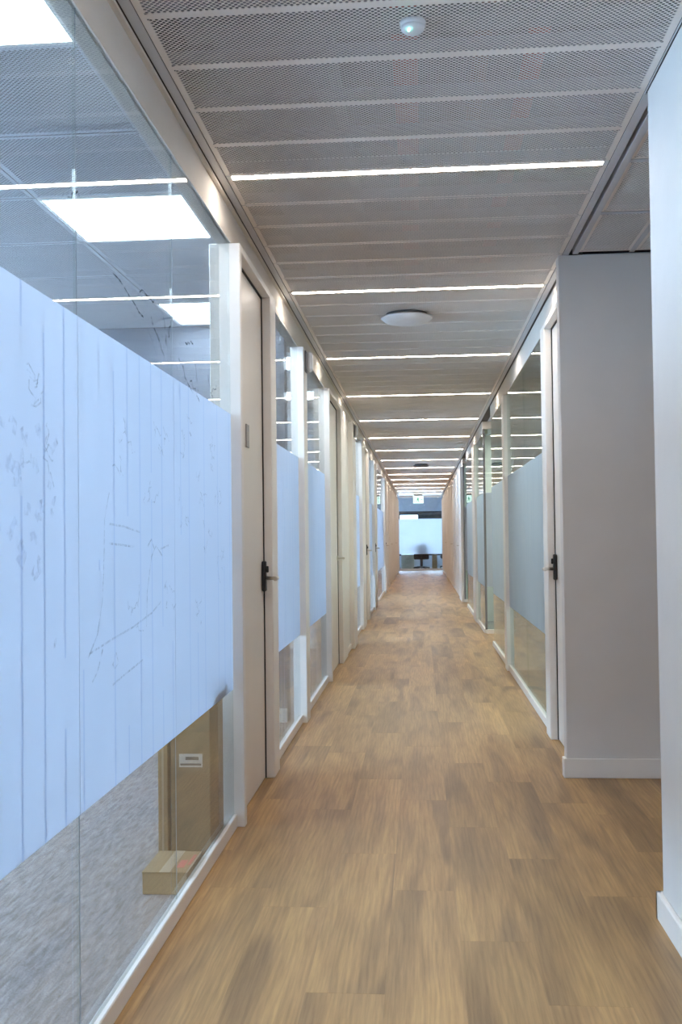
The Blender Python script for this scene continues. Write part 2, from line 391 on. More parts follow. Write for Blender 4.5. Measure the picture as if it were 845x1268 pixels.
ORD = ['first', 'second', 'third', 'fourth', 'fifth', 'sixth', 'seventh', 'eighth', 'ninth', 'tenth', 'eleventh', 'twelfth', 'thirteenth', 'fourteenth', 'fifteenth', 'sixteenth', 'seventeenth']
for i, y in enumerate(strips):
    lab = ('glowing strip light across the corridor ceiling above the camera, out of frame' if i == 0 else
           'glowing strip light across the corridor ceiling, nearest and thickest in view' if i == 1 else
           'glowing strip light crossing the ceiling just before the round white ceiling disc' if i == 2 else
           'glowing strip light crossing the ceiling just beyond the round white ceiling disc' if i == 3 else
           'thin glowing strip light nearest the hanging exit sign' if i == len(strips)-1 else
           'thin glowing strip light, %s across the ceiling beyond the white disc' % ORD[i-3])
    t = thing('strip_light', ((CX0+CX1)/2, y, CZ), lab, 'light', 'strip lights across the corridor ceiling')
    boxes('housing', t, [(CX0+.004, CX1-.004, y-SW/2+.001, y-SW/2+.004, CZ-.002, CZ+.05), (CX0+.004, CX1-.004, y+SW/2-.004, y+SW/2-.001, CZ-.002, CZ+.05), (CX0+.004, CX1-.004, y-SW/2+.001, y+SW/2-.001, CZ+.05, CZ+.054)], M['housing'])
    boxes('diffuser', t, (CX0+.024, CX1-.024, y-SW/2+.004, y+SW/2-.004, CZ-.001, CZ+.004), M['strip'])
    for xx in (CX0+.004, CX1-.0235):
        boxes('end_cap', t, (xx, xx+.0195, y-SW/2+.004, y+SW/2-.004, CZ-.003, CZ+.03), M['housing'])

# ceiling edge trims and partition heads
t1 = structure(boxes('trim_1', None, [(-0.762, CX0, Y0, 35.28, CZ-.004, CZ), (-0.764, -0.762, Y0, 35.28, CZ-.004, CZ+.03)], M['tbar']), 'light grey angle trim along the left ceiling edge', 'trim')
t2 = structure(boxes('trim_2', None, [(CX1, 0.732, Y0, 35.28, CZ-.004, CZ), (0.732, 0.756, 3.24, 35.28, CZ-.004, CZ), (0.756, 0.758, 3.24, 35.28, CZ-.004, CZ+.03)], M['tbar']), 'light grey angle trim along the right ceiling edge', 'trim')
t3 = structure(boxes('trim_3', None, [(-0.84, -0.783, Y0, 35.28, 2.445, CZ), (-0.783, -0.767, Y0, 35.28, 2.582, CZ-.008)], M['fascia']), 'off-white header band above the left glass and doors', 'trim')
t4 = structure(boxes('trim_4', None, [(0.773, 0.84, 5.165, 11.0, 2.445, CZ), (0.773, 0.84, 12.46, 17.0, 2.445, CZ), (0.773, 0.84, 18.35, 35.28, 2.445, CZ)], M['fascia']), 'off-white header band above the right glass and doors', 'trim')
t5 = structure(boxes('trim_5', None, [(-0.84, -0.765, Y0, 35.28, CZ, 3.15), (0.760, 0.773, 3.20, 5.16, CZ+.031, 3.15), (0.760, 0.84, Y0, 3.20, CZ, 3.15), (0.760, 0.84, 5.16, 35.28, CZ, 3.15)], M['slab']), 'dark plenum partition above the corridor walls', 'trim')

# ================================================================== GLAZED PARTITIONS AND DOORS
FZ0, FZ1 = 0.57, 1.72          # frosted band
GX_L, GX_R = -0.788, 0.778     # glass face nearest the corridor
def film_on(parent, side, y0, y1, z0=FZ0, z1=FZ1, pitch=0.121, seed=0):
    """frosted film on the corridor face of a pane; thin darker lines of random lengths set into it"""
    rnd = random.Random(seed); s = -1 if side == 'L' else 1
    xg = (GX_L+0.0002) if side == 'L' else (GX_R-0.0002)
    xa, xb = sorted((xg, xg-s*0.0008)); lw = 0.009
    lines, field = [], []; ya = y0; y = math.ceil(y0/pitch)*pitch
    while y < y1-0.02:
        if y > y0+0.02:
            field.append((xa, xb, ya, y-lw/2, z0, z1))
            cuts = sorted([rnd.uniform(z0+.05, z1-.05) for _ in range(rnd.choice((0, 1, 1, 2)))])
            on = rnd.random() < 0.75; zz = z0
            for c in cuts + [z1]:
                (lines if on else field).append((xa, xb, y-lw/2, y+lw/2, zz, c)); zz = c; on = not on
            ya = y+lw/2
        y += pitch
    field.append((xa, xb, ya, y1, z0, z1))
    f = boxes('frosted_film', parent, field, M['film'])
    if lines: boxes('film_line', parent, lines, M['filmline'])
    return f
bay_no = [0]
def glass_bay(side, y0, y1, joints, label, z0=0.055, z1=2.445, glass='glass', film=True, group=None):
    bay_no[0] += 1
    gx = GX_L if side == 'L' else GX_R; s = -1 if side == 'L' else 1
    t = thing('glass_partition', (gx, (y0+y1)/2, 0), label, 'glass partition', group)
    ys = [y0]+list(joints)+[y1]
    for a, b in zip(ys[:-1], ys[1:]):
        xa, xb = sorted((gx, gx+s*0.010))
        p = boxes('glass_pane', t, (xa, xb, a+(.0008 if a != y0 else 0), b-(.0008 if b != y1 else 0), z0, z1), M[glass])
        if film: film_on(p, side, a+.001, b-.001, seed=int(a*100)+(7 if side == 'L' else 3))
    for j in joints:
        xa, xb = sorted((gx+s*0.0005, gx+s*0.0025))
        boxes('joint_bead', t, (xa, xb, j-.0007, j+.0007, z0, z1), M['glassedge'])
    xa, xb = sorted((gx-s*0.014, gx+s*0.013))
    boxes('bottom_rail', t, (xa, xb, y0, y1, 0, z0), M['base'], 0.003)
    return t
door_no = [0]
def door(side, y0, y1, jn, jf, label, lock=True, sign=False, gap=True, lever_dir=-1, front=0.0):
    """leaf between y0 and y1, jambs jn wide (near) and jf wide (far)"""
    door_no[0] += 1
    s = -1 if side == 'L' else 1
    fr = s*(0.742-front)                                # frame face
    lf = s*0.788                                        # leaf face
    back = s*0.875
    def bx(a, b, *r): return (min(a, b), max(a, b), *r)
    t = thing('door_%d' % door_no[0], (s*0.79, (y0+y1)/2, 0), label, 'door', kind='structure')
    boxes('jamb', t, bx(fr, back, y0-jn, y0-.004, 0, 2.444), M['frame'], 0.004)
    boxes('jamb', t, bx(fr, back, y1+.007, y1+.007+jf, 0, 2.444), M['frame'], 0.004)
    boxes('head_frame', t, bx(fr, back, y0-.004, y1+.007, 2.412, 2.444), M['frame'], 0.002)
    boxes('seal', t, [bx(s*0.783, s*0.86, y1-.002, y1+.0068, 0.004, 2.412), bx(s*0.782, s*0.86, y0-.003, y1-.002, 2.4045, 2.412)], M['gap'])
    lo = boxes('leaf', t, bx(lf, s*0.832, y0-.002, y1-.003, 0.006, 2.404), M['leaf'], 0.002)
    zc = 1.0
    yh = y1-0.055
    if lock:
        boxes('lock_plate', t, bx(lf-s*.002, lf-s*.022, yh-.02, yh+.022, zc-.065, zc+.085), M['black'], 0.005)
        boxes('lock_thumb_turn', t, bx(lf-s*.022, lf-s*.034, yh-.004, yh+.010, zc+.028, zc+.060), M['black'], 0.003)
        xs = lf-s*.022
    else:
        lathe_disc = tube('lever_rose', t, [(lf-s*.001, yh, zc), (lf-s*.009, yh, zc)], 0.025, M['steel'], 16)
        xs = lf-s*.009
    tube('lever_handle', t, [(xs, yh, zc), (xs-s*.040, yh, zc), (xs-s*.052, yh+lever_dir*.004, zc), (xs-s*.058, yh+lever_dir*.016, zc), (xs-s*.060, yh+lever_dir*.05, zc), (xs-s*.060, yh+lever_dir*.115, zc)], 0.0095, M['steel'], 10)
    if sign:
        ys = y0 + (0.34 if side == 'L' else 0.49)
        sg = boxes('door_sign', t, bx(lf-s*.0008, lf-s*.006, ys-.035, ys+.035, 1.615, 1.72), M['sign'], 0.001)
        boxes('sign_numeral', sg, [bx(lf-s*.006, lf-s*.007, ys-.014, ys-.008, 1.645, 1.69), bx(lf-s*.006, lf-s*.007, ys+.004, ys+.016, 1.680, 1.686), bx(lf-s*.006, lf-s*.007, ys+.010, ys+.016, 1.645, 1.680)], M['paper'])
    return t
def post(side, y0, y1, label, deep=0.09, front=0.0):
    s = -1 if side == 'L' else 1
    a, b = sorted((s*(0.745-front), s*(0.745+deep)))
    o = boxes('partition_post', None, (a, b, y0, y1, 0, 2.444), M['frame'], 0.004)
    return structure(o, label, 'post')
def solid(side, y0, y1, label, mat='frame'):
    s = -1 if side == 'L' else 1
    a, b = sorted((s*0.765, s*0.84)); c, d = sorted((s*0.752, s*0.7645))
    t = thing('partition_panel', (s*0.79, (y0+y1)/2, 0), label, 'wall panel', kind='structure')
    boxes('panel', t, (a, b, y0, y1, 0.0, 2.444), M[mat], 0.003)
    boxes('bottom_rail', t, (c, d, y0, y1, 0.0, 0.06), M['base'], 0.002)
    n = max(1, round((y1-y0)/1.1)); e, f = sorted((s*0.735, s*0.7645))
    for i in range(n if y1-y0 > 1.5 else 0):
        yy = y0+(i+.5)*(y1-y0)/n; boxes('cover_strip', t, (e, f, yy-.05, yy+.05, 0.061, 2.444), M['frame'], 0.003)

# ---- left side
A = glass_bay('L', -0.46, 4.164, [0.45, 1.36, 2.27, 3.18], 'large near glass wall with frosted band and marker scribbles, left of corridor')
door('L', 4.215, 5.01, 0.05, 0.185, 'nearest off-white door on the left, grey sign, black lock plate', sign=True)
glass_bay('L', 5.207, 6.50, [5.75], 'glass wall just beyond the nearest left door, pale blue frosted band')
post('L', 6.50, 6.69, 'white post between the two blue glass bays on the left')
glass_bay('L', 6.69, 8.32, [7.45], 'glass wall on the left between the white post and the second door')
door('L', 8.39, 9.53, 0.068, 0.60, 'second left door, plain steel lever without black plate', lock=False)
solid('L', 10.142, 10.78, 'narrow white panel on the left just beyond the second door')
post('L', 10.78, 11.28, 'wide white post on the left beyond the narrow white panel', front=0.03)
glass_bay('L', 11.28, 13.0, [12.1], 'narrow looking glass wall on the left before the third door')
door('L', 13.72, 14.52, 0.72, 0.25, 'third left door along the corridor, black lock plate')
glass_bay('L', 14.782, 16.40, [15.6], 'glass wall on the left between the third and fourth doors')
door('L', 16.52, 17.28, 0.12, 0.14, 'fourth left door along the corridor, black lock plate')
glass_bay('L', 17.43, 21.40, [18.4, 19.4, 20.4], 'long distant glass wall on the left beyond the fourth door')
door('L', 21.52, 22.30, 0.12, 0.14, 'fifth left door along the corridor, dark lock plate')
solid('L', 22.455, 25.0, 'distant white panel on the left beyond the fifth door')
door('L', 25.12, 25.95, 0.12, 0.14, 'sixth left door, pale, thin steel lever', lock=False)
solid('L', 26.10, 29.5, 'distant white panel on the left between the last two doors')
door('L', 29.65, 30.45, 0.15, 0.14, 'last left door before the end glass, thin steel lever', lock=False)
solid('L', 30.60, 35.28, 'white panel at the far left end beside the end glass')

# ---- right side
door('R', 5.20, 5.985, 0.125, 0.19, 'nearest right door beside the alcove wall, black lock plate and lever', sign=True)
glass_bay('R', 6.185, 9.0, [7.6], 'tall glass wall on the right with grey-green frosted band, beyond the door', glass='glassg')
post('R', 9.0, 9.2, 'white post on the right at the far end of the frosted glass', 0.06)
glass_bay('R', 9.2, 11.03, [10.1], 'glass wall on the right ending at the first side opening', glass='glassg')
glass_bay('R', 12.46, 13.95, [], 'glass wall on the right between the first opening and white post', glass='glassg')
post('R', 13.95, 14.6, 'white post on the right between two distant glass walls', 0.06)
glass_bay('R', 14.6, 17.0, [15.8], 'distant glass wall on the right before the second side opening', glass='glassg')
def side_return(y, label):
    t = thing('return_screen', (1.6, y, 0), label, 'glass partition')
    boxes('sill', t, (0.79, 2.4, y-.02, y+.03, 0, 0.05), M['base'], 0.002)
    p = boxes('glass_pane', t, (0.80, 2.4, y, y+.01, 0.05, 2.50), M['glassg'])
    boxes('frosted_film', p, (0.801, 2.399, y-.0010, y-.0002, FZ0, FZ1), M['film'])
    boxes('edge_profile', t, (0.775, 0.80, y-.015, y+.025, 0.05, 2.50), M['greyplastic'], 0.002)
    boxes('head_rail', t, (0.775, 2.4, y-.02, y+.03, 2.50, CZ-.012), M['fascia'], 0.002)
side_return(12.42, 'greenish glass screen facing the camera inside the first right opening')
side_return(18.30, 'greenish glass screen facing the camera inside the second right opening')
post('R', 18.35, 19.3, 'white post on the right just after the second opening', front=0.02)
door('R', 19.45, 20.25, 0.15, 0.14, 'pale right door nearest the second opening, thin lever', lock=False)
solid('R', 20.40, 23.4, 'white panel on the right between the first two distant doors')
door('R', 23.55, 24.35, 0.15, 0.14, 'middle of the three distant right doors, thin lever', lock=False)
solid('R', 24.50, 28.8, 'white panel on the right between the last two distant doors')
door('R', 28.95, 29.75, 0.15, 0.14, 'last right door before the end glass, thin lever', lock=False)
solid('R', 29.90, 35.28, 'white panel at the far right end beside the end glass')

# ---- near wall, alcove
wn = structure(boxes('wall_right', None, (0.735, 0.90, Y0, 3.22, 0, CZ-.002), M['wall'], 0.004), 'near white wall at the right edge of the picture', 'wall')
structure(boxes('baseboard_right', None, [(0.717, 0.7345, Y0, 3.238, 0, 0.085), (0.717, 0.90, 3.2205, 3.238, 0, 0.085)], M['base'], 0.003), 'white baseboard on the near right wall', 'baseboard')
wa = structure(boxes('wall_alcove', None, (0.705, 3.3, 5.073, 5.16, 0, CZ-.006), M['wall'], 0.003), 'grey-white alcove wall facing the camera on the right', 'wall')
structure(boxes('baseboard_alcove', None, [(0.688, 3.3, 5.055, 5.0725, 0, 0.095), (0.688, 0.7045, 5.0725, 5.12, 0, 0.095)], M['base'], 0.003), 'white baseboard under the alcove wall on the right', 'baseboard')
structure(boxes('wall_alcove_side', None, (3.3, 3.4, 3.1, 35.4, 0, 3.15), M['wall']), 'white outer wall of the right-hand rooms and alcove', 'wall')
structure(boxes('wall_alcove_near', None, (0.90, 3.3, 3.12, 3.22, 0, CZ), M['wall']), 'white near side wall of the alcove', 'wall')
# alcove ceiling: tiles on a tee grid
TILE = lattice('ceiling_tile', 0.60, 0.60, 0.03, M['mesh'])
CUT = lattice('ceiling_tile', 0.255, 0.60, 0.03, M['mesh'])
XG = [0.790, 1.065, 1.685, 2.305]
YG = [4.445, 3.825, 3.205]
bt = [(0.775, 0.803, 3.22, 5.07, CZ-.004, CZ), (0.775, 0.777, 3.22, 5.07, CZ, CZ+.03)]
for x in XG[1:]: bt.append((x-.012, x+.012, 3.24, 5.07, CZ-.003, CZ))
tb = structure(boxes('trim_6', None, bt, M['tbar']), 'light grey ceiling grid bars over the alcove', 'trim')
for y in YG[:2]:
    for a, b in ((0.803, 1.053), (1.077, 1.673), (1.697, 2.293)):
        boxes('cross_bar', tb, (a, b, y-.012, y+.012, CZ-.003, CZ), M['tbar'])
for y in (4.755, 4.135, 3.515):
    for x, me_ in ((0.929, CUT), (1.375, TILE), (1.995, TILE)):
        link_mesh('ceiling_tile', me_, None, slab, (x, y, CZ+.002))
structure(boxes('ceiling_alcove', None, (2.3, 3.3, 3.22, 5.07, CZ, CZ+.02), M['tile']), 'plain grey far strip of the alcove ceiling', 'ceiling')

# ================================================================== ROOMS ON THE LEFT
LX = -4.55
openings = [(-1.2, 1.6), (2.4, 5.8), (7.4, 10.4), (11.8, 15.6), (16.6, 20.6)]
wl = [(LX-.15, LX, Y0, 35.4, 0, 0.85), (LX-.15, LX, Y0, 35.4, 2.35, 3.15)]
pe = [Y0]+[v for o in openings for v in o]+[35.4]
for a, b in zip(pe[0::2], pe[1::2]): wl.append((LX-.15, LX, a, b, 0.85, 2.35))
structure(boxes('wall_left', None, wl, M['bluewall']), 'outer wall with windows across the left-hand rooms', 'wall')
wn_no = [0]
def window(x, y0, y1, z0, z1, label):
    wn_no[0] += 1
    t = thing('window_%d' % wn_no[0], (x, (y0+y1)/2, z0), label, 'window', kind='structure')
    boxes('window_frame', t, [(x-.03, x+.03, y0, y1, z0, z0+.05), (x-.03, x+.03, y0, y1, z1-.05, z1), (x-.03, x+.03, y0, y0+.05, z0+.05, z1-.05), (x-.03, x+.03, y1-.05, y1, z0+.05, z1-.05), (x-.03, x+.03, (y0+y1)/2-.025, (y0+y1)/2+.025, z0+.05, z1-.05)], M['frame'])
    for a, b in ((y0+.05, (y0+y1)/2-.025), ((y0+y1)/2+.025, y1-.05)):
        boxes('pane', t, (x-.004, x+.004, a, b, z0+.05, z1-.05), M['glass'])
for i, (a, b) in enumerate(openings):
    window(LX-.07, a, b, 0.85, 2.35, '%s window along the outer wall of the left rooms' % ORD[i])
parts = [(Y0-.1, Y0), (6.53, 6.66), (10.85, 11.2), (16.42, 16.5), (21.4, 21.5), (35.3, 35.4)]
plab = ['wall behind the camera', 'slate cross wall behind the post on the left', 'white cross wall behind the wide left post', 'white cross wall behind the fourth left door', 'white cross wall behind the fifth left door', 'end wall of the left rooms']
for i, (a, b) in enumerate(parts):
    if i == 0: structure(boxes('wall_back', None, (-4.7, 3.4, a, b, 0, 3.15), M['wall']), plab[i], 'wall')
    elif i == 5:
        structure(boxes('wall_end', None, [(-4.7, -0.86, a, b, 0, 3.15), (0.86, 3.4, a, b, 0, 3.15)], M['wall']), plab[i], 'wall')
    else:
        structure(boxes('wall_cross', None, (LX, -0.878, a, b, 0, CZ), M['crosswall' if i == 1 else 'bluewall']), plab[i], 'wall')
        structure(boxes('baseboard_cross', None, (LX, -0.879, a-.015, a-.0005, 0, 0.09), M['base']), 'white baseboard along the ' + plab[i], 'baseboard')
# room ceilings: tiles of 600, black-shadow grid, cool light panels
TP = 0.62
GY = 4.605; GXX = -0.935
def room_ceiling(y0, y1, lights, ncol=6, real=True):
    bars = []
    i0 = math.ceil((y0-GY)/TP); i1 = math.floor((y1-GY)/TP)
    tee = [GXX-k*TP for k in range(0, ncol)]
    bars += [(-0.95, -0.83, y0, y1, CZ, CZ+.004)]
    for x in tee: bars.append((x-.004, x+.004, y0, y1, CZ+.006, CZ+.03))
    for j in range(i0, i1+1):
        y = GY+j*TP; bars.append((LX, -0.95, y-.004, y+.004, CZ+.006, CZ+.03))
    lit = set(lights)
    for j in range(i0-1, i1+1):
        ya, yb = max(GY+j*TP, y0), min(GY+(j+1)*TP, y1)
        if yb-ya < 0.05: continue
        for k in range(ncol):
            xb = GXX-k*TP; xa = max(GXX-(k+1)*TP, LX)
            if xb-xa < 0.05: continue
            if (j, k) in lit: continue
            full = yb-ya > TP-.01 and xb-xa > TP-.01
            if real and full: link_mesh('ceiling_tile', ROOMTILE, None, slab, ((xa+xb)/2, (ya+yb)/2, CZ+.003))
            else: boxes('ceiling_tile', slab, (xa+.003, xb-.003, ya+.003, yb-.003, CZ+.003, CZ+.02), M['tile'])
    return bars
ROOMTILE = lattice('ceiling_tile', 0.611, 0.611, 0.03, M['tile'])
GRID = []
cells1 = [(j, k) for j in (-7, -4, -1, 2) for k in (0, 3)]
GRID += room_ceiling(Y0, 6.53, cells1)
def panel_light(j, k, label, mat='panel'):
    xb = GXX-k*TP; xa = xb-TP; ya = GY+j*TP; yb = ya+TP
    t = thing('panel_light', ((xa+xb)/2, (ya+yb)/2, CZ), label, 'light', 'square cool white panel lights in the left rooms')
    e = 0.005; w = 0.02
    boxes('panel_frame', t, [(xa+e, xb-e, ya+e, ya+w, CZ-.002, CZ+.02), (xa+e, xb-e, yb-w, yb-e, CZ-.002, CZ+.02), (xa+e, xa+w, ya+w, yb-w, CZ-.002, CZ+.02), (xb-w, xb-e, ya+w, yb-w, CZ-.002, CZ+.02)], M['housing'])
    boxes('panel_diffuser', t, (xa+w, xb-w, ya+w, yb-w, CZ, CZ+.004), M[mat])
rowname = {-7: 'behind the camera', -4: 'cut off by the top left picture corner', -1: 'second from the camera, large above the frosted band', 2: 'third row, beside the nearest left door'}
for j, k in cells1:
    panel_light(j, k, 'square white panel light by the glass, %s' % rowname[j] if k == 0 else 'square panel light deep in near left room, %s' % {-7: 'behind the camera', -4: 'nearest the camera', -1: 'middle', 2: 'by the cross wall'}[j])
far_cells = [(5, 0), (8, 0), (5, 3), (8, 3)]
GRID += room_ceiling(6.66, 10.85, far_cells)
for n, (j, k) in enumerate(far_cells): panel_light(j, k, 'square white panel light in the second left room, %s' % ('near end by the glass', 'far end by the glass', 'near end by the windows', 'far end by the windows')[n])
far2 = [(12, 0), (16, 0), (12, 3), (16, 3)]
for n, (j, k) in enumerate(far2): panel_light(j, k, 'square white panel light in the third left room, %s' % ('near end by the glass', 'far end by the glass', 'near end by the windows', 'far end by the windows')[n])
far3 = [(21, 0), (24, 0), (21, 3)]
for n, (j, k) in enumerate(far3): panel_light(j, k, 'square white panel light in the fourth left room, %s' % ('near end by the glass', 'far end by the glass', 'by the windows')[n])
structure(boxes('trim_7', None, GRID, M['tbar']), 'thin ceiling grid of the near left rooms', 'trim')
structure(boxes('ceiling_left', None, (LX, -0.84, 11.2, 35.3, CZ+.021, CZ+.04), M['tile']), 'grey ceiling of the distant left rooms', 'ceiling')
structure(boxes('ceiling_right', None, (0.84, 3.3, 5.16, 35.3, CZ+.001, CZ+.02), M['tile']), 'grey ceiling of the right rooms', 'ceiling')
structure(boxes('wall_plenum', None, (0.75, 3.3, Y0, 3.22, CZ+.03, CZ+.05), M['slab']), 'dark cover above the near right wall', 'wall')
for i, (a, b) in enumerate(((9.06, 9.14), (14.2, 14.3), (23.0, 23.1))):
    structure(boxes('wall_cross', None, (0.84, 3.3, a, b, 0, CZ), M['wall']), 'white cross wall in the right rooms, %s' % ('behind the first right post', 'behind the second right post', 'far down the corridor')[i], 'wall')
structure(boxes('wall_opening', None, [(0.86, 3.3, 11.0, 11.04, 2.4, CZ), (3.2, 3.3, 11.04, 12.4, 0, CZ)], M['wall']), 'white wall at the back of the first right opening', 'wall')

for i, (x, y) in enumerate(((2.0, 7.2), (2.0, 10.2), (1.9, 13.4), (1.9, 15.8))):  # invented lamps, added to brighten the right-hand frosted film from behind
    t = thing('panel_light', (x, y, CZ), 'added square panel light brightening the right-hand rooms, %s from the camera' % ORD[i], 'light', 'added panel lights in the right rooms')
    boxes('panel_frame', t, [(x-.30, x+.30, y-.30, y-.28, CZ-.002, CZ+.001), (x-.30, x+.30, y+.28, y+.30, CZ-.002, CZ+.001), (x-.30, x-.28, y-.28, y+.28, CZ-.002, CZ+.001), (x+.28, x+.30, y-.28, y+.28, CZ-.002, CZ+.001)], M['housing'])
    boxes('panel_diffuser', t, (x-.28, x+.28, y-.28, y+.28, CZ-.001, CZ+.001), M['fillpanel'])

# ================================================================== END ROOM
EY = 35.3
t = thing('end_glass_wall', (0, EY, 0), 'bright blue frosted glass wall closing the far end of the corridor', 'glass partition')
p = boxes('glass_pane', t, (-0.764, 0.763, EY, EY+.01, 0.06, CZ-.06), M['glass'])
boxes('frosted_film', p, (-0.764, 0.763, EY-.0010, EY-.0002, 0.57, 1.80), M['filmend'])
boxes('bottom_rail', t, (-0.755, 0.745, EY-.012, EY+.03, 0, 0.06), M['base'])
boxes('head_rail', t, (-0.755, 0.745, EY-.012, EY+.03, CZ-.06, CZ), M['base'])
E2 = 38.8
structure(boxes('floor_end', None, (-4.7, 3.4, 35.4, E2, -.06, 0), M['carpet']), 'grey carpet of the office behind the end glass', 'carpet')
structure(boxes('ceiling_end', None, (-4.7, 3.4, 35.42, E2, 2.75, 2.80), M['bluewall']), 'pale ceiling of the office behind the end glass', 'ceiling')
structure(boxes('wall_end_window', None, [(-4.7, 3.4, E2, E2+.1, 0, 0.45), (-4.7, 3.4, E2, E2+.1, 2.15, 2.8), (-4.7, -2.4, E2, E2+.1, .45, 2.15), (2.4, 3.4, E2, E2+.1, .45, 2.15)], M['bluewall']), 'window wall of the office behind the end glass', 'wall')
structure(boxes('wall_end_side', None, [(-4.8, -4.7, 35.4, E2+.1, 0, 2.8), (3.4, 3.5, 35.4, E2+.1, 0, 2.8)], M['bluewall']), 'side walls of the office behind the end glass', 'wall')
t = thing('window_6', (0, E2, 0.45), 'bright window in the office behind the end glass', 'window', kind='structure')
boxes('window_frame', t, [(-2.4, 2.4, E2+.01, E2+.07, 2.0, 2.15), (-2.4, 2.4, E2+.01, E2+.07, .45, .52)]+[(x-.03, x+.03, E2+.01, E2+.07, .52, 2.0) for x in (-2.37, -.8, .8, 2.37)], M['darkframe'])
for a, b in ((-2.34, -.83), (-.77, .77), (.83, 2.34)): boxes('pane', t, (a, b, E2+.036, E2+.044, .52, 2.0), M['glass'])
b = thing('roller_blind', (.5, E2-.06, 1.9), 'dark rolled blind across the window behind the end glass', 'blind')
tube('roller', b, [(-.1, E2-.06, 2.05), (2.2, E2-.06, 2.05)], .05, M['darkframe'], 12)
boxes('fabric', b, (-.1, 2.2, E2-.062, E2-.058, 1.82, 2.05), M['darkframe'])
t = thing('cabinet', (-.45, 36.4, 0), 'olive-grey office cabinet behind the left of the end glass', 'cabinet')
boxes('carcass', t, (-.70, -.24, 36.2, 36.7, .03, .52), M['cabinet'], .004)
boxes('cabinet_top', t, (-.71, -.23, 36.19, 36.71, .52, .545), M['desk'], .003)
for i in range(3): 
    d = boxes('drawer', t, (-.685, -.255, 36.185, 36.199, .05+.155*i, .195+.155*i), M['cabinet'], .003)
    boxes('drawer_pull', d, (-.53, -.41, 36.17, 36.185, .15+.155*i, .165+.155*i), M['steel'])
t = thing('cabinet', (.52, 36.4, 0), 'narrow beige box standing behind the right of the end glass', 'box')
boxes('carcass', t, (.40, .58, 36.2, 36.6, .0, .50), M['card'], .004)
boxes('lid', t, (.395, .585, 36.195, 36.605, .50, .53), M['card2'], .004)
t = thing('desk', (0, 38.2, 0), 'white office desk behind the end glass, under the window', 'desk')
boxes('desk_top', t, (-1.4, 1.4, 37.8, 38.6, .70, .73), M['desk'], .004)
for x in (-1.3, 1.26):
    for y in (37.85, 38.5): boxes('leg', t, (x, x+.05, y, y+.05, 0, .70), M['desk'])
def office_chair(x, y, label):
    t = thing('office_chair', (x, y, 0), label, 'chair', 'dark office chairs behind the end glass')
    boxes('seat', t, (x-.27, x+.27, y-.24, y+.24, .37, .57), M['navy'], .03)
    boxes('backrest', t, (x-.18, x+.18, y-.30, y-.24, .60, .94), M['navy'], .025)
    boxes('back_support', t, (x-.03, x+.03, y-.28, y-.22, .46, .62), M['black'])
    tube('gas_column', t, [(x, y, .10), (x, y, .38)], .05, M['black'], 12)
    for k in range(5):
        a = 2*math.pi*k/5+.3; e = (x+.29*math.cos(a), y+.29*math.sin(a), .07)
        tube('foot', t, [(x, y, .11), e], .032, M['black'], 8)
        tube('caster', t, [(e[0]-.012, e[1], .03), (e[0]+.012, e[1], .03)], .03, M['black'], 12)
office_chair(.02, 35.95, 'dark navy office chair in the middle behind the end glass')
office_chair(.98, 37.0, 'dark navy office chair at the right edge behind the end glass')

# exit sign
t = thing('exit_sign', (-.06, 34.0, 2.28), 'lit green-white exit sign hanging from the far corridor ceiling', 'sign')
boxes('ceiling_mount', t, (-.20, .08, 33.97, 34.03, 2.56, CZ-.001), M['greyplastic'], .004)
boxes('sign_face', t, (-.235, .115, 33.99, 34.01, 2.30, 2.545), M['signlite'], .003)
g = []
def pic(x0, x1, z0, z1): g.append((x0, x1, 33.987, 33.9895, z0, z1))
pic(-.085, -.055, 2.47, 2.50); pic(-.10, -.05, 2.40, 2.465); pic(-.125, -.10, 2.43, 2.45); pic(-.05, -.02, 2.44, 2.455)
pic(-.11, -.09, 2.34, 2.40); pic(-.06, -.04, 2.36, 2.40); pic(-.06, -.015, 2.345, 2.36)
pic(.03, .085, 2.415, 2.43); pic(.03, .045, 2.40, 2.445); pic(-.20, -.15, 2.34, 2.35); pic(-.20, -.19, 2.35, 2.50); pic(-.16, -.15, 2.35, 2.50); pic(-.20, -.15, 2.50, 2.51)
pg = boxes('pictogram', t, g, M['signgreen']); pg['kind'] = 'stuff'

# ================================================================== CEILING FITTINGS
def ceiling_disc(x, y, r, mat, label):
    t = thing('ceiling_disc', (x, y, CZ), label, 'ceiling fitting')
    lathe('mounting_ring', t, (x, y, CZ-.022), [(r*.80, 0), (r*.80, .021)], M['greyplastic'], 40)
    lathe('cover', t, (x, y, CZ-.058), [(r*.45, 0), (r*.80, .006), (r*.97, .024), (r, .030), (r*.98, .036), (r*.80, .036)], M[mat], 40)
ceiling_disc(-.068, 6.33, .163, 'plastic', 'round white disc fitting on the corridor ceiling, between two strip lights')
ceiling_disc(.03, 19.7, .155, 'greyplastic', 'dark round disc fitting far down the corridor ceiling')
t = thing('ceiling_sensor', (-.002, 2.72, CZ), 'small white oval sensor with green light under the near ceiling mesh', 'sensor')
lathe('sensor_base', t, (-.002, 2.72, CZ-.014), [(.034, 0), (.036, .013)], M['plastic'], 28)
lathe('sensor_dome', t, (-.002, 2.72, CZ-.030), [(.012, 0), (.024, .003), (.031, .009), (.033, .016)], M['plastic'], 28)
lathe('sensor_led', t, (-.013, 2.70, CZ-.0335), [(.0025, 0), (.0035, .003)], M['led'], 12)
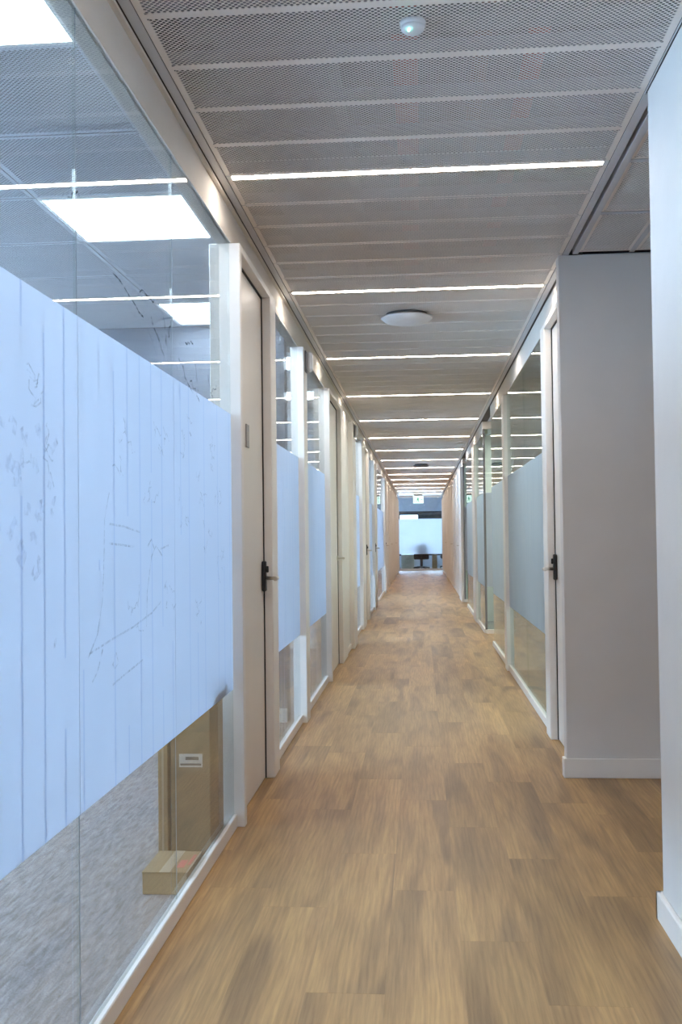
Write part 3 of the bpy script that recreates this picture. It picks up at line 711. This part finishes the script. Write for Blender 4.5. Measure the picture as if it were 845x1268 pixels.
for y, lab in ((6.60, 'small white rounded sensor box at the top of the first left post'), (11.03, 'small white rounded sensor box above the wide left post')):
    t = thing('wall_sensor', (-.75, y, 2.38), lab, 'sensor')
    boxes('sensor_back', t, (-.7445 if y < 8 else -.7145, -.735 if y < 8 else -.705, y-.045, y+.045, 2.29, 2.43), M['greyplastic'], .003)
    boxes('sensor_body', t, (-.735 if y < 8 else -.705, -.695 if y < 8 else -.668, y-.04, y+.04, 2.295, 2.425), M['plastic'], .016)

# services above the mesh
t = tag(tube('sprinkler_pipe', None, [(-.03, Y0+.1, 2.86), (-.03, 35.2, 2.86)], .045, M['redpipe'], 12), 'red pipe running along above the mesh ceiling, middle', 'pipe')
t = tag(tube('water_pipe', None, [(.40, Y0+.1, 2.80), (.40, 35.2, 2.80)], .035, M['redpipe'], 12), 'reddish pipe above the right half of the mesh ceiling', 'pipe')
t = tag(tube('drain_pipe', None, [(.24, Y0+.1, 2.93), (.24, 35.2, 2.93)], .03, M['brownpipe'], 12), 'brown pipe above the mesh ceiling beside the red ones', 'pipe')
t = thing('air_duct', (-.45, 16, 2.8), 'grey sheet metal duct above the left half of the mesh ceiling', 'duct')
boxes('duct_body', t, (-.66, -.30, Y0+.1, 35.2, 2.82, 3.10), M['duct'])
for y in (0.6, 3.4, 6.2, 9.0, 11.8, 14.6, 17.4, 20.2, 23, 26, 29, 32): boxes('duct_flange', t, (-.68, -.28, y, y+.03, 2.80, 3.12), M['duct'])
for i, y in enumerate((3.0, 4.9, 6.9)):
    tag(boxes('cable_tray', None, (-.70, .70, y-.05, y+.05, 2.735, 2.765), M['duct']), 'narrow metal tray crossing above the mesh, %s from the camera' % ORD[i], 'cable tray')
hp = [(.10, 2.35, 2.70), (.20, 2.52, 2.69), (.27, 2.62, 2.685), (.36, 2.68, 2.68), (.47, 2.70, 2.68), (.58, 2.66, 2.68), (.66, 2.58, 2.69), (.70, 2.45, 2.70)]
t = thing('flexible_hose', (.1, 2.35, 2.7), 'curved white hose lying above the mesh, top right', 'hose')
tube('hose', t, hp[2:], .012, M['hose'], 10)
tube('hose_fitting', t, hp[:3], [.024, .024, .020], M['hose'], 12)

# ================================================================== BOXES BEHIND THE NEAR GLASS
t = thing('cardboard_box', (-.87, 3.48, 0), 'small low cardboard box on the carpet against the near glass', 'box')
boxes('carton', t, (-.955, -.802, 3.37, 3.60, 0, .072), M['card'], .002)
boxes('lid_flap', t, [(-.956, -.880, 3.369, 3.601, .0725, .075), (-.878, -.801, 3.369, 3.601, .0725, .075)], M['card'])
boxes('tape', t, (-.897, -.861, 3.368, 3.602, .0752, .0760), M['tape'])
boxes('print', t, [(-.85, -.825, 3.42, 3.50, .0752, .0758), (-.82, -.808, 3.45, 3.56, .0752, .0758)], M['redink'])
t = thing('cardboard_box', (-.88, 3.9, 0), 'tall brown cardboard box with label standing behind the near glass', 'box')
boxes('carton', t, (-.958, -.806, 3.78, 4.03, 0, .60), M['card2'], .002)
def flap(name, parent, pts, th, mat):
    a, b, c, d = [Vector(p) for p in pts]; n = (b-a).cross(d-a).normalized()*th; bm = bmesh.new()
    v = [bm.verts.new(p-a) for p in (a, b, c, d)]+[bm.verts.new(p-a+n) for p in (a, b, c, d)]
    for f in ((0, 1, 2, 3), (7, 6, 5, 4), (0, 4, 5, 1), (1, 5, 6, 2), (2, 6, 7, 3), (3, 7, 4, 0)): bm.faces.new([v[i] for i in f])
    bmesh.ops.recalc_face_normals(bm, faces=bm.faces); me = bpy.data.meshes.new(name); bm.to_mesh(me); bm.free()
    return link_mesh(name, me, mat, parent, a)
flap('lid_flap', t, [(-.955, 3.785, .601), (-.81, 3.785, .601), (-.82, 3.82, .66), (-.945, 3.82, .66)], .003, M['card2'])
flap('lid_flap', t, [(-.955, 4.02, .601), (-.81, 4.02, .601), (-.82, 3.97, .68), (-.945, 3.97, .68)], .003, M['card2'])
lb = boxes('shipping_label', t, (-.925, -.835, 3.7785, 3.7797, .335, .385), M['paper'])
boxes('label_print', lb, [(-.90, -.85, 3.778, 3.7784, .362, .374), (-.92, -.84, 3.778, 3.7784, .342, .349)], M['ink'])
t = thing('cardboard_box', (-.98, 3.9, 0), 'thin flat carton standing upright left of the tall labelled box', 'box')
boxes('carton', t, (-1.005, -.968, 3.77, 4.02, 0, .58), M['card'], .002)
boxes('strap', t, (-.990, -.983, 3.7685, 3.7698, 0.005, .575), M['tape'])

# ================================================================== MARKER SCRIBBLES ON THE NEAR GLASS
def strokes(name, parent, polys, w, mat):
    """thin ribbons on the corridor face of the near glass, given as (y, z) polylines"""
    bm = bmesh.new(); x = GX_L+0.0012; org = Vector((x, polys[0][0][0], polys[0][0][1]))
    for pl in polys:
        L, R_ = [], []
        for i, (y, z) in enumerate(pl):
            a = pl[max(i-1, 0)]; b = pl[min(i+1, len(pl)-1)]
            dx, dz = b[0]-a[0], b[1]-a[1]; n = math.hypot(dx, dz) or 1
            L.append(bm.verts.new(Vector((x, y-dz/n*w, z+dx/n*w))-org)); R_.append(bm.verts.new(Vector((x, y+dz/n*w, z-dx/n*w))-org))
        for i in range(len(pl)-1): bm.faces.new((L[i], L[i+1], R_[i+1], R_[i]))
    bmesh.ops.solidify(bm, geom=bm.faces[:], thickness=-0.0002)
    me = bpy.data.meshes.new(name); bm.to_mesh(me); bm.free()
    return link_mesh(name, me, mat, parent, org)
def wiggle(rnd, y, z, ly, lz, n=8, jit=.012):
    return [(y+ly*i/n+rnd.uniform(-jit, jit), z+lz*i/n+rnd.uniform(-jit, jit)) for i in range(n+1)]
rnd = random.Random(21); G = []
for y, z, c, hh in ((2.02, 1.52, 6, .05), (2.05, 1.40, 5, .04), (3.0, 1.50, 7, .06), (3.35, 1.55, 6, .08), (3.55, 1.40, 6, .07), (3.8, 1.52, 8, .06), (3.85, 1.35, 6, .08), (3.3, 1.28, 6, .07), (3.65, 1.20, 6, .06), (3.9, 1.12, 6, .07), (3.1, 1.02, 5, .05), (2.75, .98, 4, .04), (3.5, .95, 5, .07), (2.6, 1.44, 5, .05), (2.9, 1.33, 4, .05)):
    for k in range(c): G.append(wiggle(rnd, y+rnd.uniform(-.07, .07), z+rnd.uniform(-hh, hh), rnd.uniform(-.05, .08), rnd.uniform(-.06, .06), 5))
strokes('marker_scribble', A, G, .0022, M['inkgrey'])
G = [[(2.33, .92), (2.40, .97), (2.44, 1.05), (2.455, 1.15), (2.46, 1.25), (2.50, 1.32)], [(2.34, .93), (2.5, .945), (2.7, .96), (2.9, .985), (3.0, 1.01)],
     [(2.50, 1.19), (2.62, 1.185), (2.72, 1.18)], [(2.50, 1.24), (2.62, 1.235), (2.78, 1.22)], [(2.86, 1.18), (2.90, 1.20), (2.93, 1.17)], [(2.84, .95), (2.85, 1.05), (2.90, 1.15), (2.95, 1.18), (3.02, 1.15)],
     [(2.52, .83), (2.6, .84), (2.8, .86)], [(2.36, .86), (2.40, .88), (2.44, .93)], [(3.0, 1.17), (3.1, 1.18)], [(2.52, .88), (2.55, .91), (2.57, .88), (2.54, .87), (2.52, .88)]]
strokes('marker_scribble', A, G, .0028, M['inkgrey'])
G = []
for y, z, ly, lz in ((2.55, 1.90, .28, -.06), (2.78, 1.90, .18, .02), (2.92, 1.86, .15, -.10), (3.05, 1.90, .05, -.10), (3.12, 1.83, .03, .07), (3.25, 1.80, .2, -.09), (3.35, 1.86, .12, .03), (3.5, 1.84, .05, -.12), (3.42, 1.75, .15, -.05), (3.7, 1.82, .1, -.1), (3.8, 1.76, .08, .04), (2.2, 1.98, .08, .03), (2.35, 2.0, .03, -.05)):
    G.append(wiggle(rnd, y, z, ly, lz, 6, .010))
strokes('marker_scribble', A, G, .0025, M['inkdark'])
G = []
for k in range(46):
    y = rnd.uniform(1.70, 2.12); z = 1.27 + rnd.gauss(0, .10); G.append(wiggle(rnd, y, z, rnd.uniform(-.02, .04), rnd.uniform(-.03, .03), 3, .012))
strokes('blue_smudge', A, G, .009, M['inkblue'])
